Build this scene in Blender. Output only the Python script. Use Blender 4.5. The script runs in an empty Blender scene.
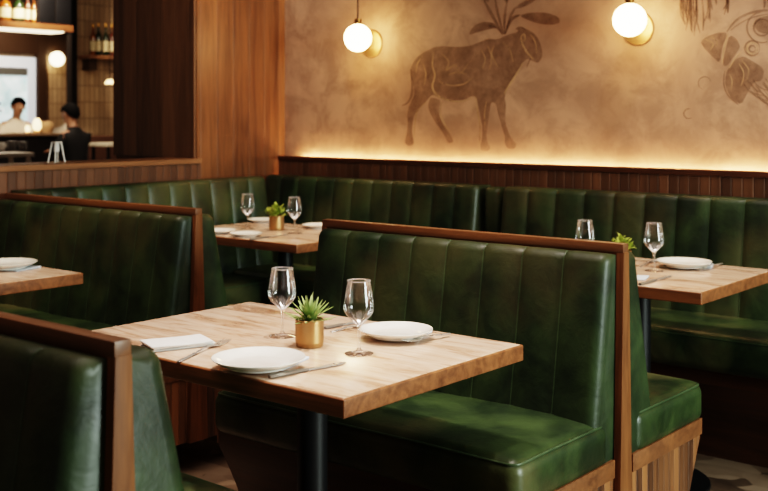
import bpy, bmesh, math, random
from mathutils import Vector, Matrix
from mathutils.geometry import tessellate_polygon
random.seed(11)
PI = math.pi
C = bpy.context.scene.collection
sc = bpy.context.scene

# ------------------------------------------------------------------ camera frame (metres; the camera stands over the origin)
F, PSI, HOR, HC = 1078.7, 0.6885, 116.0, 1.29
SN, CS = math.sin(PSI), math.cos(PSI)
def ray(px):
    t = (px - 384.0) / F
    return -SN + t * CS, CS + t * SN
def at_z(px, py, z):
    d = F * (HC - z) / (py - HOR); a, b = ray(px)
    return Vector((a * d, b * d, z))
def at_x(px, py, x):
    a, b = ray(px); d = x / a
    return Vector((x, b * d, HC - (py - HOR) * d / F))
def at_y(px, py, y):
    a, b = ray(px); d = y / b
    return Vector((a * d, y, HC - (py - HOR) * d / F))

# ------------------------------------------------------------------ node helpers
def srgb(r, g, b):
    def f(c):
        c /= 255.0
        return c / 12.92 if c <= 0.04045 else ((c + 0.055) / 1.055) ** 2.4
    return (f(r), f(g), f(b), 1.0)

class NT:
    def __init__(self, name):
        self.m = bpy.data.materials.new(name); self.m.use_nodes = True
        self.t = self.m.node_tree; self.t.nodes.clear()
        self.out = self.n('ShaderNodeOutputMaterial')
        self.b = self.n('ShaderNodeBsdfPrincipled'); self.l(self.b.outputs[0], self.out.inputs[0])
    def n(self, k, **kw):
        x = self.t.nodes.new(k)
        for a, v in kw.items(): setattr(x, a, v)
        return x
    def l(self, a, b): self.t.links.new(a, b)
    def val(self, sock, v):
        if hasattr(v, 'is_output') or isinstance(v, bpy.types.NodeSocket): self.l(v, sock)
        else: sock.default_value = v
    def math(self, op, a, b=0.0, c=None):
        x = self.n('ShaderNodeMath', operation=op); self.val(x.inputs[0], a); self.val(x.inputs[1], b)
        if c is not None: self.val(x.inputs[2], c)
        return x.outputs[0]
    def mix(self, fac, a, b, mode='MIX'):
        x = self.n('ShaderNodeMix', data_type='RGBA', blend_type=mode)
        self.val(x.inputs[0], fac); self.val(x.inputs[6], a); self.val(x.inputs[7], b)
        return x.outputs[2]
    def coord(self, kind='Object'): return self.n('ShaderNodeTexCoord').outputs[kind]
    def mapping(self, v, scale=(1,1,1), loc=(0,0,0), rot=(0,0,0)):
        x = self.n('ShaderNodeMapping'); self.l(v, x.inputs[0])
        x.inputs[1].default_value = loc; x.inputs[2].default_value = rot; x.inputs[3].default_value = scale
        return x.outputs[0]
    def noise(self, v, scale, detail=4, rough=.55, dist=0.0):
        x = self.n('ShaderNodeTexNoise'); self.l(v, x.inputs['Vector'])
        x.inputs['Scale'].default_value = scale; x.inputs['Detail'].default_value = detail
        x.inputs['Roughness'].default_value = rough; x.inputs['Distortion'].default_value = dist
        return x.outputs[0]
    def ramp(self, fac, stops):
        x = self.n('ShaderNodeValToRGB'); self.l(fac, x.inputs[0]); e = x.color_ramp.elements
        while len(e) < len(stops): e.new(0.5)
        for k, (p, c) in enumerate(stops):
            e[k].position = p; e[k].color = c if len(c) == 4 else (*c, 1)
        return x.outputs[0]
    def bump(self, h, strength=.2, dist=.01, normal=None):
        x = self.n('ShaderNodeBump'); self.l(h, x.inputs['Height'])
        x.inputs['Strength'].default_value = strength; x.inputs['Distance'].default_value = dist
        if normal is not None: self.l(normal, x.inputs['Normal'])
        return x.outputs[0]
    def set(self, **kw):
        for k, v in kw.items(): self.val(self.b.inputs[k.replace('_', ' ')], v)
        return self

def plain(name, col, rough=.5, metal=0.0, **kw):
    t = NT(name); v = t.coord()
    n = t.noise(v, 35, 3)
    dark = tuple(c * .82 for c in col[:3]) + (1,)
    t.set(Base_Color=t.mix(n, dark, col), Roughness=t.math('ADD', t.math('MULTIPLY', n, .12), rough - .06), Metallic=metal)
    t.set(**kw)
    return t.m

def leather(name, base, dark, warm, rough=.36, coat=.25):
    t = NT(name); v = t.coord()
    n1 = t.noise(v, 5.5, 5, .6, .3); n2 = t.noise(v, 22, 4, .6); n3 = t.noise(v, 2.6, 3)
    c = t.mix(t.ramp(n1, [(.38, (0,0,0,1)), (.62, (1,1,1,1))]), dark, base)
    c = t.mix(t.math('MULTIPLY', t.ramp(n3, [(.48, (0,0,0,1)), (.68, (1,1,1,1))]), .55), c, warm)  # brown-tan mottling stands in for reflections on the leather
    c = t.mix(t.math('MULTIPLY', t.ramp(n2, [(.5, (0,0,0,1)), (.8, (1,1,1,1))]), .25), c, dark)
    vo = t.n('ShaderNodeTexVoronoi', feature='DISTANCE_TO_EDGE'); t.l(v, vo.inputs['Vector']); vo.inputs['Scale'].default_value = 260
    h = t.bump(vo.outputs[0], .06, .002); h = t.bump(t.noise(v, 13, 4, .6, .5), .16, .02, h)
    t.set(Base_Color=c, Roughness=t.math('ADD', t.math('MULTIPLY', n2, .22), rough - .1), Normal=h)
    t.set(Coat_Weight=coat, Coat_Roughness=.3, Specular_IOR_Level=.33)
    return t.m

def wood(name, dark, light, grain='Z', width=.06, rough=.4, groove=.5, var=.5, boards=True, coat=.0, fine=1.0, spec=.4):
    """planks running along `grain`; board index from the other two axes"""
    t = NT(name); v = t.coord(); s = t.n('ShaderNodeSeparateXYZ'); t.l(v, s.inputs[0])
    X, Y, Z = s.outputs
    bc = {'Z': t.math('ADD', X, Y), 'X': t.math('ADD', Y, Z), 'Y': t.math('ADD', X, Z)}[grain]
    u = t.math('DIVIDE', bc, width); idx = t.math('FLOOR', u); fr = t.math('FRACT', u)
    wn = t.n('ShaderNodeTexWhiteNoise', noise_dimensions='1D'); t.l(idx, wn.inputs['W'])
    k = 1.1
    scl = {'Z': (14, 14, k), 'X': (k, 14, 14), 'Y': (14, k, 14)}[grain]
    mv = t.mapping(v, scl)
    off = t.n('ShaderNodeVectorMath', operation='ADD'); t.l(mv, off.inputs[0])
    cmb = t.n('ShaderNodeCombineXYZ')
    for q in range(3): t.l(t.math('MULTIPLY', wn.outputs[0], (31., 17., 23.)[q] if boards else 0.0), cmb.inputs[q])
    t.l(cmb.outputs[0], off.inputs[1])
    g1 = t.noise(off.outputs[0], 1.0 * fine, 5, .6, 1.2); g2 = t.noise(off.outputs[0], 5.0 * fine, 4, .65, .3)
    f = t.math('ADD', t.math('MULTIPLY', g1, .75), t.math('MULTIPLY', g2, .35))
    if boards: f = t.math('ADD', f, t.math('MULTIPLY', t.math('SUBTRACT', wn.outputs[0], .5), var))
    mid = tuple((a + b) / 2 * .9 for a, b in zip(dark, light))
    c = t.ramp(f, [(.25, dark), (.5, mid), (.82, light)])
    nrm = t.bump(g2, .08, .004)
    if boards:
        e = t.math('MINIMUM', fr, t.math('SUBTRACT', 1.0, fr)); e = t.math('MULTIPLY', e, width)
        gr = t.ramp(e, [(0.0, (0,0,0,1)), (.0025, (1,1,1,1))])
        nrm = t.bump(gr, groove, .004, nrm)
    t.set(Base_Color=c, Roughness=t.math('ADD', t.math('MULTIPLY', g2, .2), rough - .1), Normal=nrm)
    t.set(Coat_Weight=coat, Coat_Roughness=.25, Specular_IOR_Level=spec)
    return t.m

def emit(name, col, strength):
    t = NT(name); v = t.coord(); n = t.noise(v, 6, 2)
    t.set(Base_Color=col, Emission_Color=t.mix(n, col, tuple(min(1, c * 1.03) for c in col[:3]) + (1,)), Emission_Strength=strength, Roughness=.4)
    return t.m

def thin_glass(name, tint=(.975, .975, .97, 1)):
    t = NT(name); t.t.nodes.remove(t.b)
    lw = t.n('ShaderNodeFresnel'); lw.inputs[0].default_value = 1.5
    tr = t.n('ShaderNodeBsdfTransparent'); tr.inputs[0].default_value = tint
    gl = t.n('ShaderNodeBsdfGlossy'); gl.inputs['Roughness'].default_value = .02; gl.inputs[0].default_value = (1, 1, 1, 1)
    mx = t.n('ShaderNodeMixShader')
    fac = t.math('MINIMUM', t.math('MULTIPLY', lw.outputs[0], 1.3), .85)
    t.l(fac, mx.inputs[0]); t.l(tr.outputs[0], mx.inputs[1]); t.l(gl.outputs[0], mx.inputs[2]); t.l(mx.outputs[0], t.out.inputs[0])
    return t.m

# ------------------------------------------------------------------ materials
M = {}
M['leather'] = leather('green_leather', srgb(49, 63, 37), srgb(26, 36, 21), srgb(84, 74, 48), rough=.45, coat=.08)
M['leather_side'] = leather('green_leather_welt', srgb(70, 86, 58), srgb(46, 62, 40), srgb(80, 84, 58), rough=.42, coat=.1)  # lightened so the highlight along the seams is in the colour
M['seat'] = leather('green_leather_seat', srgb(56, 71, 40), srgb(28, 40, 23), srgb(112, 98, 68), rough=.38, coat=.12)
M['walnut'] = wood('walnut_rail', srgb(62, 37, 22), srgb(142, 92, 56), 'X', .3, .46, boards=False, coat=.1)
M['walnut_v'] = wood('walnut_post', srgb(60, 36, 22), srgb(142, 92, 56), 'Z', .3, .5, boards=False, fine=1.8, spec=.15)
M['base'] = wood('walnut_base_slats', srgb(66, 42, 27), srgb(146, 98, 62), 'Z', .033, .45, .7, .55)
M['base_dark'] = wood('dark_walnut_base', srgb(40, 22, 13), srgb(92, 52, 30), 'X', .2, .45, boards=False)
M['dado'] = wood('walnut_dado_strips', srgb(62, 40, 27), srgb(112, 74, 50), 'Z', .045, .48, .7, .28)
M['pillar'] = wood('walnut_wall_boards', srgb(72, 44, 26), srgb(136, 88, 54), 'Z', .115, .4, .35, .4, fine=1.3)
M['pillar_shaded'] = wood('shaded_walnut_boards', srgb(68, 45, 31), srgb(120, 83, 57), 'Z', .11, .45, .4, .35, fine=1.3)  # darker copy of the pillar boards, shade of the side face in its colour
M['oak_cap'] = wood('walnut_ledge', srgb(92, 62, 42), srgb(156, 110, 76), 'Y', .4, .4, boards=False)
M['table_edge'] = wood('walnut_table_edge', srgb(62, 35, 22), srgb(160, 102, 64), 'X', .4, .36, boards=False, coat=.2, fine=1.6)
def table_top_mat():
    t = NT('pale_veined_table_top'); v = t.coord()
    m = t.mapping(v, (1.6, 7.5, 3), rot=(0, 0, .12))
    g1 = t.noise(m, 1.5, 6, .62, 1.6); g2 = t.noise(m, 6, 5, .65, .8); g3 = t.noise(v, 3.2, 3)
    f = t.math('ADD', t.math('MULTIPLY', g1, .75), t.math('MULTIPLY', g2, .3))
    c = t.ramp(f, [(.34, srgb(138, 96, 74)), (.44, srgb(184, 144, 118)), (.53, srgb(212, 178, 154)), (.70, srgb(226, 200, 180))])
    c = t.mix(t.math('MULTIPLY', g3, .18), c, srgb(198, 156, 128))
    t.set(Base_Color=c, Roughness=t.math('ADD', t.math('MULTIPLY', g2, .14), .15), Normal=t.bump(g2, .03, .003))
    t.set(Coat_Weight=.35, Coat_Roughness=.12)
    return t.m
M['table_top'] = table_top_mat()
M['black'] = plain('black_powder_coated_steel', srgb(22, 22, 24), .42, .3)
M['china'] = plain('white_glazed_china', srgb(238, 232, 222), .16, 0, Coat_Weight=.4)
M['linen'] = plain('white_linen', srgb(214, 210, 206), .85)
M['linen_blue'] = plain('pale_blue_linen', srgb(206, 214, 222), .85)
M['steel'] = plain('polished_steel', srgb(206, 200, 192), .28, .75)
M['steel_dark'] = plain('brushed_dark_steel', srgb(176, 166, 156), .32, .75)
M['brass'] = plain('brushed_brass', srgb(184, 144, 100), .42, .85)
M['brass_dark'] = plain('aged_brass', srgb(120, 84, 46), .35, 1.0)
M['soil'] = plain('dark_soil', srgb(40, 30, 20), .95)
M['glass'] = thin_glass('clear_glass')
M['cord'] = plain('dark_bronze_rod', srgb(52, 36, 24), .5, .5)
M['globe'] = emit('opal_glass_globe', (1.0, .66, .32, 1), 20.0)
M['globe_far'] = emit('opal_glass_globe_dim', (1.0, .78, .48, 1), 5.0)
M['led'] = emit('warm_led_strip', (1.0, .63, .33, 1), 95.0)
M['led_shelf'] = emit('warm_led_shelf', (1.0, .80, .55, 1), 2.2)
def leaf_mat(name, a, b, tip):
    t = NT(name); v = t.coord('Generated'); s = t.n('ShaderNodeSeparateXYZ'); t.l(v, s.inputs[0])
    n = t.noise(t.coord(), 60, 3)
    c = t.mix(n, a, b); c = t.mix(t.ramp(s.outputs[2], [(.45, (0,0,0,1)), (1.0, (.8,.8,.8,1))]), c, tip)
    t.set(Base_Color=c, Roughness=.45, Subsurface_Weight=0.0)
    return t.m
M['leaf'] = leaf_mat('succulent_leaf', srgb(96, 124, 64), srgb(146, 166, 98), srgb(198, 206, 148))
M['leaf2'] = leaf_mat('bushy_leaf', srgb(110, 140, 48), srgb(160, 176, 70), srgb(196, 204, 104))
def plaster_mat():
    t = NT('warm_mottled_plaster'); v = t.coord()
    n1 = t.noise(v, 1.7, 6, .62, .6); n2 = t.noise(v, 6, 6, .65, .4); n3 = t.noise(v, 30, 4, .6)
    c = t.mix(t.ramp(n1, [(.38, (0,0,0,1)), (.62, (1,1,1,1))]), srgb(148, 112, 90), srgb(186, 146, 118))
    c = t.mix(t.math('MULTIPLY', t.ramp(n2, [(.45, (0,0,0,1)), (.62, (1,1,1,1))]), .7), c, srgb(132, 100, 80))
    c = t.mix(t.math('MULTIPLY', n3, .2), c, srgb(186, 148, 112))
    t.set(Base_Color=c, Roughness=.72, Normal=t.bump(n2, .12, .01))
    return t.m
M['plaster'] = plaster_mat()
def paint_mat(name, col, lo, hi):
    t = NT(name); v = t.coord()
    n = t.noise(v, 9, 6, .65, .5); n2 = t.noise(v, 40, 4, .6)
    a = t.math('ADD', t.math('MULTIPLY', n, .7), t.math('MULTIPLY', n2, .3))
    t.set(Base_Color=t.mix(n2, col, tuple(c * 1.15 for c in col[:3]) + (1,)), Roughness=.75)
    t.set(Alpha=t.ramp(a, [(.36, (lo,) * 3), (.62, (hi,) * 3)]))
    return t.m
M['mural_dark'] = paint_mat('worn_umber_paint', srgb(116, 84, 62), .25, .58)
M['mural_pale'] = paint_mat('worn_pale_paint', srgb(200, 160, 118), .35, .8)
M['mural_line'] = paint_mat('worn_umber_line', srgb(112, 80, 58), .25, .62)
def floor_mat():
    t = NT('stone_mosaic_floor'); v = t.coord()
    w = t.n('ShaderNodeVectorMath', operation='ADD'); t.l(t.mapping(v, (4.2, 8.5, 1), rot=(0, 0, .5)), w.inputs[0])
    nz = t.n('ShaderNodeTexNoise'); t.l(v, nz.inputs['Vector']); nz.inputs['Scale'].default_value = 3
    vm = t.n('ShaderNodeVectorMath', operation='SCALE'); t.l(nz.outputs['Color'], vm.inputs[0]); vm.inputs[3].default_value = 1.6; t.l(vm.outputs[0], w.inputs[1])
    vo = t.n('ShaderNodeTexVoronoi'); t.l(w.outputs[0], vo.inputs['Vector']); vo.inputs['Scale'].default_value = 1.3
    sp = t.n('ShaderNodeSeparateColor'); t.l(vo.outputs['Color'], sp.inputs[0])
    n = t.noise(v, 9, 5)
    f = t.math('ADD', t.math('MULTIPLY', sp.outputs[0], .6), t.math('MULTIPLY', n, .45))
    c = t.ramp(f, [(.25, srgb(72, 57, 46)), (.45, srgb(114, 93, 76)), (.75, srgb(150, 128, 107))])
    t.set(Base_Color=c, Roughness=.38, Normal=t.bump(n, .05, .004))
    return t.m
M['floor'] = floor_mat()
M['ceiling'] = plain('dark_brown_ceiling', srgb(70, 54, 42), .8)
def tile_mat():
    t = NT('stacked_glazed_tiles'); v = t.coord(); s = t.n('ShaderNodeSeparateXYZ'); t.l(v, s.inputs[0])
    cb = t.n('ShaderNodeCombineXYZ'); t.l(t.math('ADD', s.outputs[0], s.outputs[1]), cb.inputs[0]); t.l(s.outputs[2], cb.inputs[1])
    br = t.n('ShaderNodeTexBrick'); t.l(cb.outputs[0], br.inputs[0])
    br.offset = 0.0; br.inputs['Scale'].default_value = 1.0; br.inputs['Brick Width'].default_value = .075; br.inputs['Row Height'].default_value = .21
    br.inputs['Mortar Size'].default_value = .006; br.inputs['Bias'].default_value = 0
    br.inputs['Color1'].default_value = srgb(204, 174, 138); br.inputs['Color2'].default_value = srgb(178, 148, 116); br.inputs['Mortar'].default_value = srgb(124, 98, 74)
    n = t.noise(v, 8, 4)
    t.set(Base_Color=t.mix(t.math('MULTIPLY', n, .4), br.outputs[0], srgb(126, 98, 70)), Roughness=.35, Normal=t.bump(br.outputs['Fac'], -.4, .01))
    return t.m
M['tile'] = tile_mat()
M['bar_dark'] = plain('near_black_bar_panel', srgb(26, 20, 16), .7, Specular_IOR_Level=.2)
M['bar_top'] = plain('pale_stone_bar_top', srgb(120, 98, 76), .4)
M['white_frame'] = plain('white_painted_frame_glow', srgb(226, 230, 232), .5, 0, Emission_Color=(.75, .86, 1, 1), Emission_Strength=.35)  # emission stands in for daylight on the frame, which is no lamp
def daylight():
    t = NT('daylit_window_pane'); v = t.coord(); n = t.noise(v, 2.6, 4); s = t.n('ShaderNodeSeparateXYZ'); t.l(v, s.inputs[0])
    c = t.mix(t.ramp(n, [(.4, (0,0,0,1)), (.62, (1,1,1,1))]), srgb(150, 176, 178), srgb(206, 220, 222))
    c = t.mix(t.math('MULTIPLY', t.ramp(t.noise(v, 5, 3), [(.5, (0,0,0,1)), (.7, (1,1,1,1))]), .5), c, srgb(120, 150, 118))
    t.set(Base_Color=c, Emission_Color=c, Emission_Strength=1.1, Roughness=.1)
    return t.m
M['pane'] = daylight()
M['grey_trim'] = plain('grey_window_trim', srgb(96, 96, 92), .5)
M['brown_trim'] = plain('brown_wall_trim', srgb(66, 46, 30), .5)
M['skin'] = plain('skin', srgb(196, 146, 116), .55)
M['hair'] = plain('black_hair', srgb(12, 10, 9), .8, Specular_IOR_Level=.15)
M['white_cloth'] = plain('white_cotton', srgb(216, 200, 180), .8)
M['black_cloth'] = plain('black_wool', srgb(14, 13, 14), .8)
M['trouser'] = plain('dark_trousers', srgb(26, 24, 24), .8)
M['amber'] = plain('amber_glass', srgb(134, 74, 22), .15, 0, Coat_Weight=.4)
M['green_glass'] = plain('green_bottle_glass', srgb(28, 40, 18), .15, 0, Coat_Weight=.4)
M['rust_glass'] = plain('rust_bottle_glass', srgb(86, 40, 17), .15, 0, Coat_Weight=.4)
M['paper'] = plain('cream_label_paper', srgb(226, 206, 160), .7)
M['foil'] = plain('gold_foil', srgb(190, 140, 60), .3, .8)
M['white_lac'] = plain('white_lacquer', srgb(222, 214, 204), .35)
M['lit_top'] = plain('lit_white_table_top', srgb(245, 232, 208), .35)
M['russet'] = plain('russet_leather', srgb(74, 48, 34), .5)
M['lamp_warm'] = emit('glowing_lamp_glass', (1.0, .70, .36, 1), 2.4)

# ------------------------------------------------------------------ object helpers
def link(name, me, mat, parent=None, smooth=None):
    if isinstance(mat, (list, tuple)):
        for m in mat: me.materials.append(m)
    elif mat: me.materials.append(mat)
    o = bpy.data.objects.new(name, me); C.objects.link(o)
    if parent is not None: o.parent = parent
    if smooth is not None: shade(me, smooth)
    return o
def shade(me, ang):
    for p in me.polygons: p.use_smooth = True
    bm = bmesh.new(); bm.from_mesh(me)
    for e in bm.edges:
        if len(e.link_faces) == 2 and e.calc_face_angle(0) > math.radians(ang): e.smooth = False
    bm.to_mesh(me); bm.free()
def thing(name, label, cat, loc=(0,0,0), rz=0.0, group=None):
    o = bpy.data.objects.new(name, None); C.objects.link(o); o.empty_display_size = .05
    o.location = loc; o.rotation_euler = (0, 0, rz); o['label'] = label; o['category'] = cat
    if group: o['group'] = group
    return o
def tag(o, label, cat, group=None):
    o['label'] = label; o['category'] = cat
    if group: o['group'] = group
    return o
def copy_tree(o, loc=None, rz=None, label=None, parent=None):
    c = o.copy(); C.objects.link(c)
    if parent is not None:
        c.parent = parent
    if loc is not None: c.location = loc
    if rz is not None: c.rotation_euler = (0, 0, rz)
    if label: c['label'] = label
    for ch in list(o.children): copy_tree(ch, parent=c)
    return c
def struct(o): o['kind'] = 'structure'; return o

class MB:
    def __init__(self): self.bm = bmesh.new()
    def box(self, x0, x1, y0, y1, z0, z1, bev=0.0):
        b = bmesh.new(); bmesh.ops.create_cube(b, size=1)
        for v in b.verts: v.co = Vector(((x0 + x1) / 2 + v.co.x * (x1 - x0), (y0 + y1) / 2 + v.co.y * (y1 - y0), (z0 + z1) / 2 + v.co.z * (z1 - z0)))
        if bev: bmesh.ops.bevel(b, geom=b.edges[:], offset=bev, segments=2, profile=.6, affect='EDGES')
        return self.merge(b)
    def merge(self, b):
        me = bpy.data.meshes.new('tmp'); b.to_mesh(me); b.free(); self.bm.from_mesh(me); bpy.data.meshes.remove(me); return self
    def prism(self, poly, axis, a, b_, bev=0.0):
        """poly: (p, q) outline; axis 'X': (y,z) extruded in x; 'Y': (x,z); 'Z': (x,y)"""
        b = bmesh.new()
        def pt(p, q, s): return {'X': (s, p, q), 'Y': (p, s, q), 'Z': (p, q, s)}[axis]
        v0 = [b.verts.new(pt(p, q, a)) for p, q in poly]; v1 = [b.verts.new(pt(p, q, b_)) for p, q in poly]
        n = len(poly); b.faces.new(v0); b.faces.new(v1[::-1])
        for i in range(n): b.faces.new((v0[i], v1[i], v1[(i + 1) % n], v0[(i + 1) % n]))
        bmesh.ops.recalc_face_normals(b, faces=b.faces[:])
        if bev: bmesh.ops.bevel(b, geom=b.edges[:], offset=bev, segments=2, profile=.6, affect='EDGES', clamp_overlap=True)
        return self.merge(b)
    def lathe(self, prof, n=32, at=(0,0,0), close=False):
        b = bmesh.new(); rings = []
        for r, z in prof:
            if r < 1e-5: rings.append([b.verts.new((at[0], at[1], at[2] + z))])
            else: rings.append([b.verts.new((at[0] + r * math.cos(2 * PI * i / n), at[1] + r * math.sin(2 * PI * i / n), at[2] + z)) for i in range(n)])
        for A, B in zip(rings, rings[1:]):
            for i in range(n):
                j = (i + 1) % n
                if len(A) == 1 and len(B) == 1: continue
                if len(A) == 1: b.faces.new((A[0], B[i], B[j]))
                elif len(B) == 1: b.faces.new((A[i], A[j], B[0]))
                else: b.faces.new((A[i], A[j], B[j], B[i]))
        bmesh.ops.recalc_face_normals(b, faces=b.faces[:])
        return self.merge(b)
    def tube(self, pts, r, n=8, closed=False, caps=True):
        b = bmesh.new(); pts = [Vector(p) for p in pts]; N = len(pts); rings = []; up = None
        for i, p in enumerate(pts):
            if closed: tan = pts[(i + 1) % N] - pts[i - 1]
            else: tan = pts[min(i + 1, N - 1)] - pts[max(i - 1, 0)]
            tan.normalize()
            if up is None: up = Vector((0, 0, 1)) if abs(tan.z) < .9 else Vector((1, 0, 0))
            sd = tan.cross(up); sd.normalize(); up = sd.cross(tan); up.normalize()
            rr = r[i] if isinstance(r, (list, tuple)) else r
            rings.append([b.verts.new(p + rr * (math.cos(2 * PI * k / n) * sd + math.sin(2 * PI * k / n) * up)) for k in range(n)])
        for i in range(N if closed else N - 1):
            A, B = rings[i], rings[(i + 1) % N]
            for k in range(n): b.faces.new((A[k], A[(k + 1) % n], B[(k + 1) % n], B[k]))
        if not closed and caps: b.faces.new(rings[0][::-1]); b.faces.new(rings[-1])
        bmesh.ops.recalc_face_normals(b, faces=b.faces[:])
        return self.merge(b)
    def rbox(self, lo, hi, r, n=(6, 6, 3), fn=None):
        """rounded box made of a gridded cube, optional vertex function"""
        lo, hi = Vector(lo), Vector(hi); b = bmesh.new(); cache = {}
        def axis(a, bb, k):
            e = [0, .25, .5, .75, 1.0]
            return [a + r * q for q in e] + [a + r + (bb - a - 2 * r) * i / k for i in range(1, k)] + [bb - r * q for q in reversed(e)]
        ax = [axis(lo[i], hi[i], n[i]) for i in range(3)]
        def V(p):
            key = tuple(round(c, 6) for c in p)
            if key in cache: return cache[key]
            q = Vector([min(max(p[i], lo[i] + r), hi[i] - r) for i in range(3)]); d = Vector(p) - q
            w = q + d.normalized() * r if d.length > 1e-9 else Vector(p)
            if fn: w = Vector(fn(w))
            cache[key] = b.verts.new(w); return cache[key]
        for k in range(3):
            i, j = [q for q in range(3) if q != k]
            for side in (lo[k], hi[k]):
                for a in range(len(ax[i]) - 1):
                    for c in range(len(ax[j]) - 1):
                        f = []
                        for (s, t) in ((a, c), (a + 1, c), (a + 1, c + 1), (a, c + 1)):
                            p = [0, 0, 0]; p[k] = side; p[i] = ax[i][s]; p[j] = ax[j][t]; f.append(V(p))
                        if len(set(f)) == 4: 
                            try: b.faces.new(f)
                            except ValueError: pass
        bmesh.ops.recalc_face_normals(b, faces=b.faces[:])
        return self.merge(b)
    def xform(self, mtx):
        bmesh.ops.transform(self.bm, matrix=mtx, verts=self.bm.verts[:]); return self
    def build(self, name, mat, parent=None, smooth=35):
        me = bpy.data.meshes.new(name); self.bm.to_mesh(me); self.bm.free()
        return link(name, me, mat, parent, smooth)

# ------------------------------------------------------------------ upholstery
def backrest_bm(L, pitch, z0, z1, yb, yt, yback, amp=.009, rnd=.026, nch=None, phase=0.0):
    """channelled raked back facing -Y, centred on x; front goes from yb at z0 to yt at z1; yback is its rear plane"""
    mb = MB(); b = mb.bm; x0, x1 = -L / 2, L / 2; rc = .022
    if nch: pitch = L / nch
    S = [0, .012, .03, .07, .14, .25, .38, .5, .62, .75, .86, .93, .97, .988]
    us = [x0 + rc * q for q in (0, .1, .3, .6, 1.0)] + [x1 - rc * q for q in (0, .1, .3, .6, 1.0)]
    k = math.floor(phase)
    c = x0 - phase * pitch
    while c < x1:
        for s in S:
            u = c + s * pitch
            if x0 + rc < u < x1 - rc: us.append(u)
        c += pitch
    us = sorted(set(round(u, 5) for u in us))
    prof = []; dx, dz = yt - yb, z1 - rnd - z0; ln = math.hypot(dx, dz); nn = (-dz / ln, dx / ln)
    for i in range(9):
        f = i / 8; prof.append((yb + dx * f, z0 + dz * f, nn, 1.0))
    th0 = math.atan2(nn[1], nn[0]); th0 = th0 if th0 > 0 else th0 + 2 * PI
    cx, cz = yt - rnd * nn[0], z1 - rnd - rnd * nn[1]
    for i in range(1, 7):
        th = th0 + (PI / 2 - th0) * i / 6
        prof.append((cx + rnd * math.cos(th), cz + rnd * math.sin(th), (math.cos(th), math.sin(th)), 1 - .75 * i / 6))
    prof.append((yback, prof[-1][1] - .002, (0, 1), .0))
    cols = []
    for u in us:
        s = ((u - x0) / pitch + phase) % 1.0
        q = abs(2 * s - 1)
        h = amp * (1 - q ** 4.0) - (.004 if q > .985 else 0)
        e = min(u - x0, x1 - u); back = rc * (1 - math.sqrt(max(0, 1 - ((rc - e) / rc) ** 2))) if e < rc else 0
        if e < pitch * .5: h = max(h, amp * .75 * (1 if e > rc else e / rc)) if (s < .5) == (u - x0 < x1 - u) else h
        col = []
        for (y, z, nrm, w) in prof:
            d = h * w - back * (1 if w > 0 else 0)
            col.append(b.verts.new((u, y + nrm[0] * d, z + nrm[1] * d)))
        cols.append(col)
    for A, B in zip(cols, cols[1:]):
        for i in range(len(A) - 1): b.faces.new((A[i], B[i], B[i + 1], A[i + 1]))
    for col, x in ((cols[0], x0), (cols[-1], x1)):
        v = b.verts.new((x, yback, z0)); b.faces.new([v] + col)
    bmesh.ops.recalc_face_normals(b, faces=b.faces[:])
    wm = MB(); x = x0 + (1 - phase % 1.0) * pitch if phase % 1.0 else x0 + pitch
    while x < x1 - .02:
        wm.tube([(x, y + nrm[0] * .0005, z + nrm[1] * .0005) for (y, z, nrm, w) in prof[1:14]], .0021, 6); x += pitch
    mb.welts = wm
    return mb
def rot_z180(mb):
    mb.xform(Matrix.Rotation(PI, 4, 'Z')); mb.welts.xform(Matrix.Rotation(PI, 4, 'Z')); return mb
def finish_back(mb, parent, name='backrest'):
    o = mb.build(name, M['leather'], parent, 40)
    if len(mb.welts.bm.verts): mb.welts.build('welt_seam', M['leather_side'], o, 60)
    return o

def seat_fn(x0, x1, y0, y1, z1):
    def f(p):
        x, y, z = p
        if z > z1 - .045:
            a = 1 - abs(2 * (x - x0) / (x1 - x0) - 1) ** 5; c = 1 - abs(2 * (y - y0) / (y1 - y0) - 1) ** 4
            w = (z - (z1 - .045)) / .045
            z += w * (.014 * a * c + .0025 * math.sin(9 * x + 2) * math.sin(14 * y))
        return (x, y, z)
    return f
def seat(parent, x0, x1, y0, y1, z0, z1, piping=True, name='seat_cushion', r=.03):
    o = MB().rbox((x0, y0, z0), (x1, y1, z1), r, (14, 8, 2), seat_fn(x0, x1, y0, y1, z1)).build(name, M['seat'], parent, 60)
    if piping:
        k = r * (1 - .7071) - .001; pts = []
        def arc(cx, cy, a0):
            return [(cx + (r - k) * math.cos(a0 + PI / 2 * i / 4) * 1.0, cy + (r - k) * math.sin(a0 + PI / 2 * i / 4), z1 - k) for i in range(5)]
        pts += arc(x1 - r, y1 - r, 0) + arc(x0 + r, y1 - r, PI / 2) + arc(x0 + r, y0 + r, PI) + arc(x1 - r, y0 + r, 1.5 * PI)
        # follow straight runs with intermediate points
        full = []
        for i, p in enumerate(pts):
            q = pts[(i + 1) % len(pts)]; full.append(p)
            if (Vector(p) - Vector(q)).length > .08:
                for s in (.25, .5, .75): full.append(tuple(Vector(p).lerp(Vector(q), s)))
        full = [(x, y, seat_fn(x0, x1, y0, y1, z1)((x, y, z))[2]) for x, y, z in full]
        MB().tube(full, .0032, 6, closed=True).build('piping', M['leather_side'], o, 60)
    return o

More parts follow.
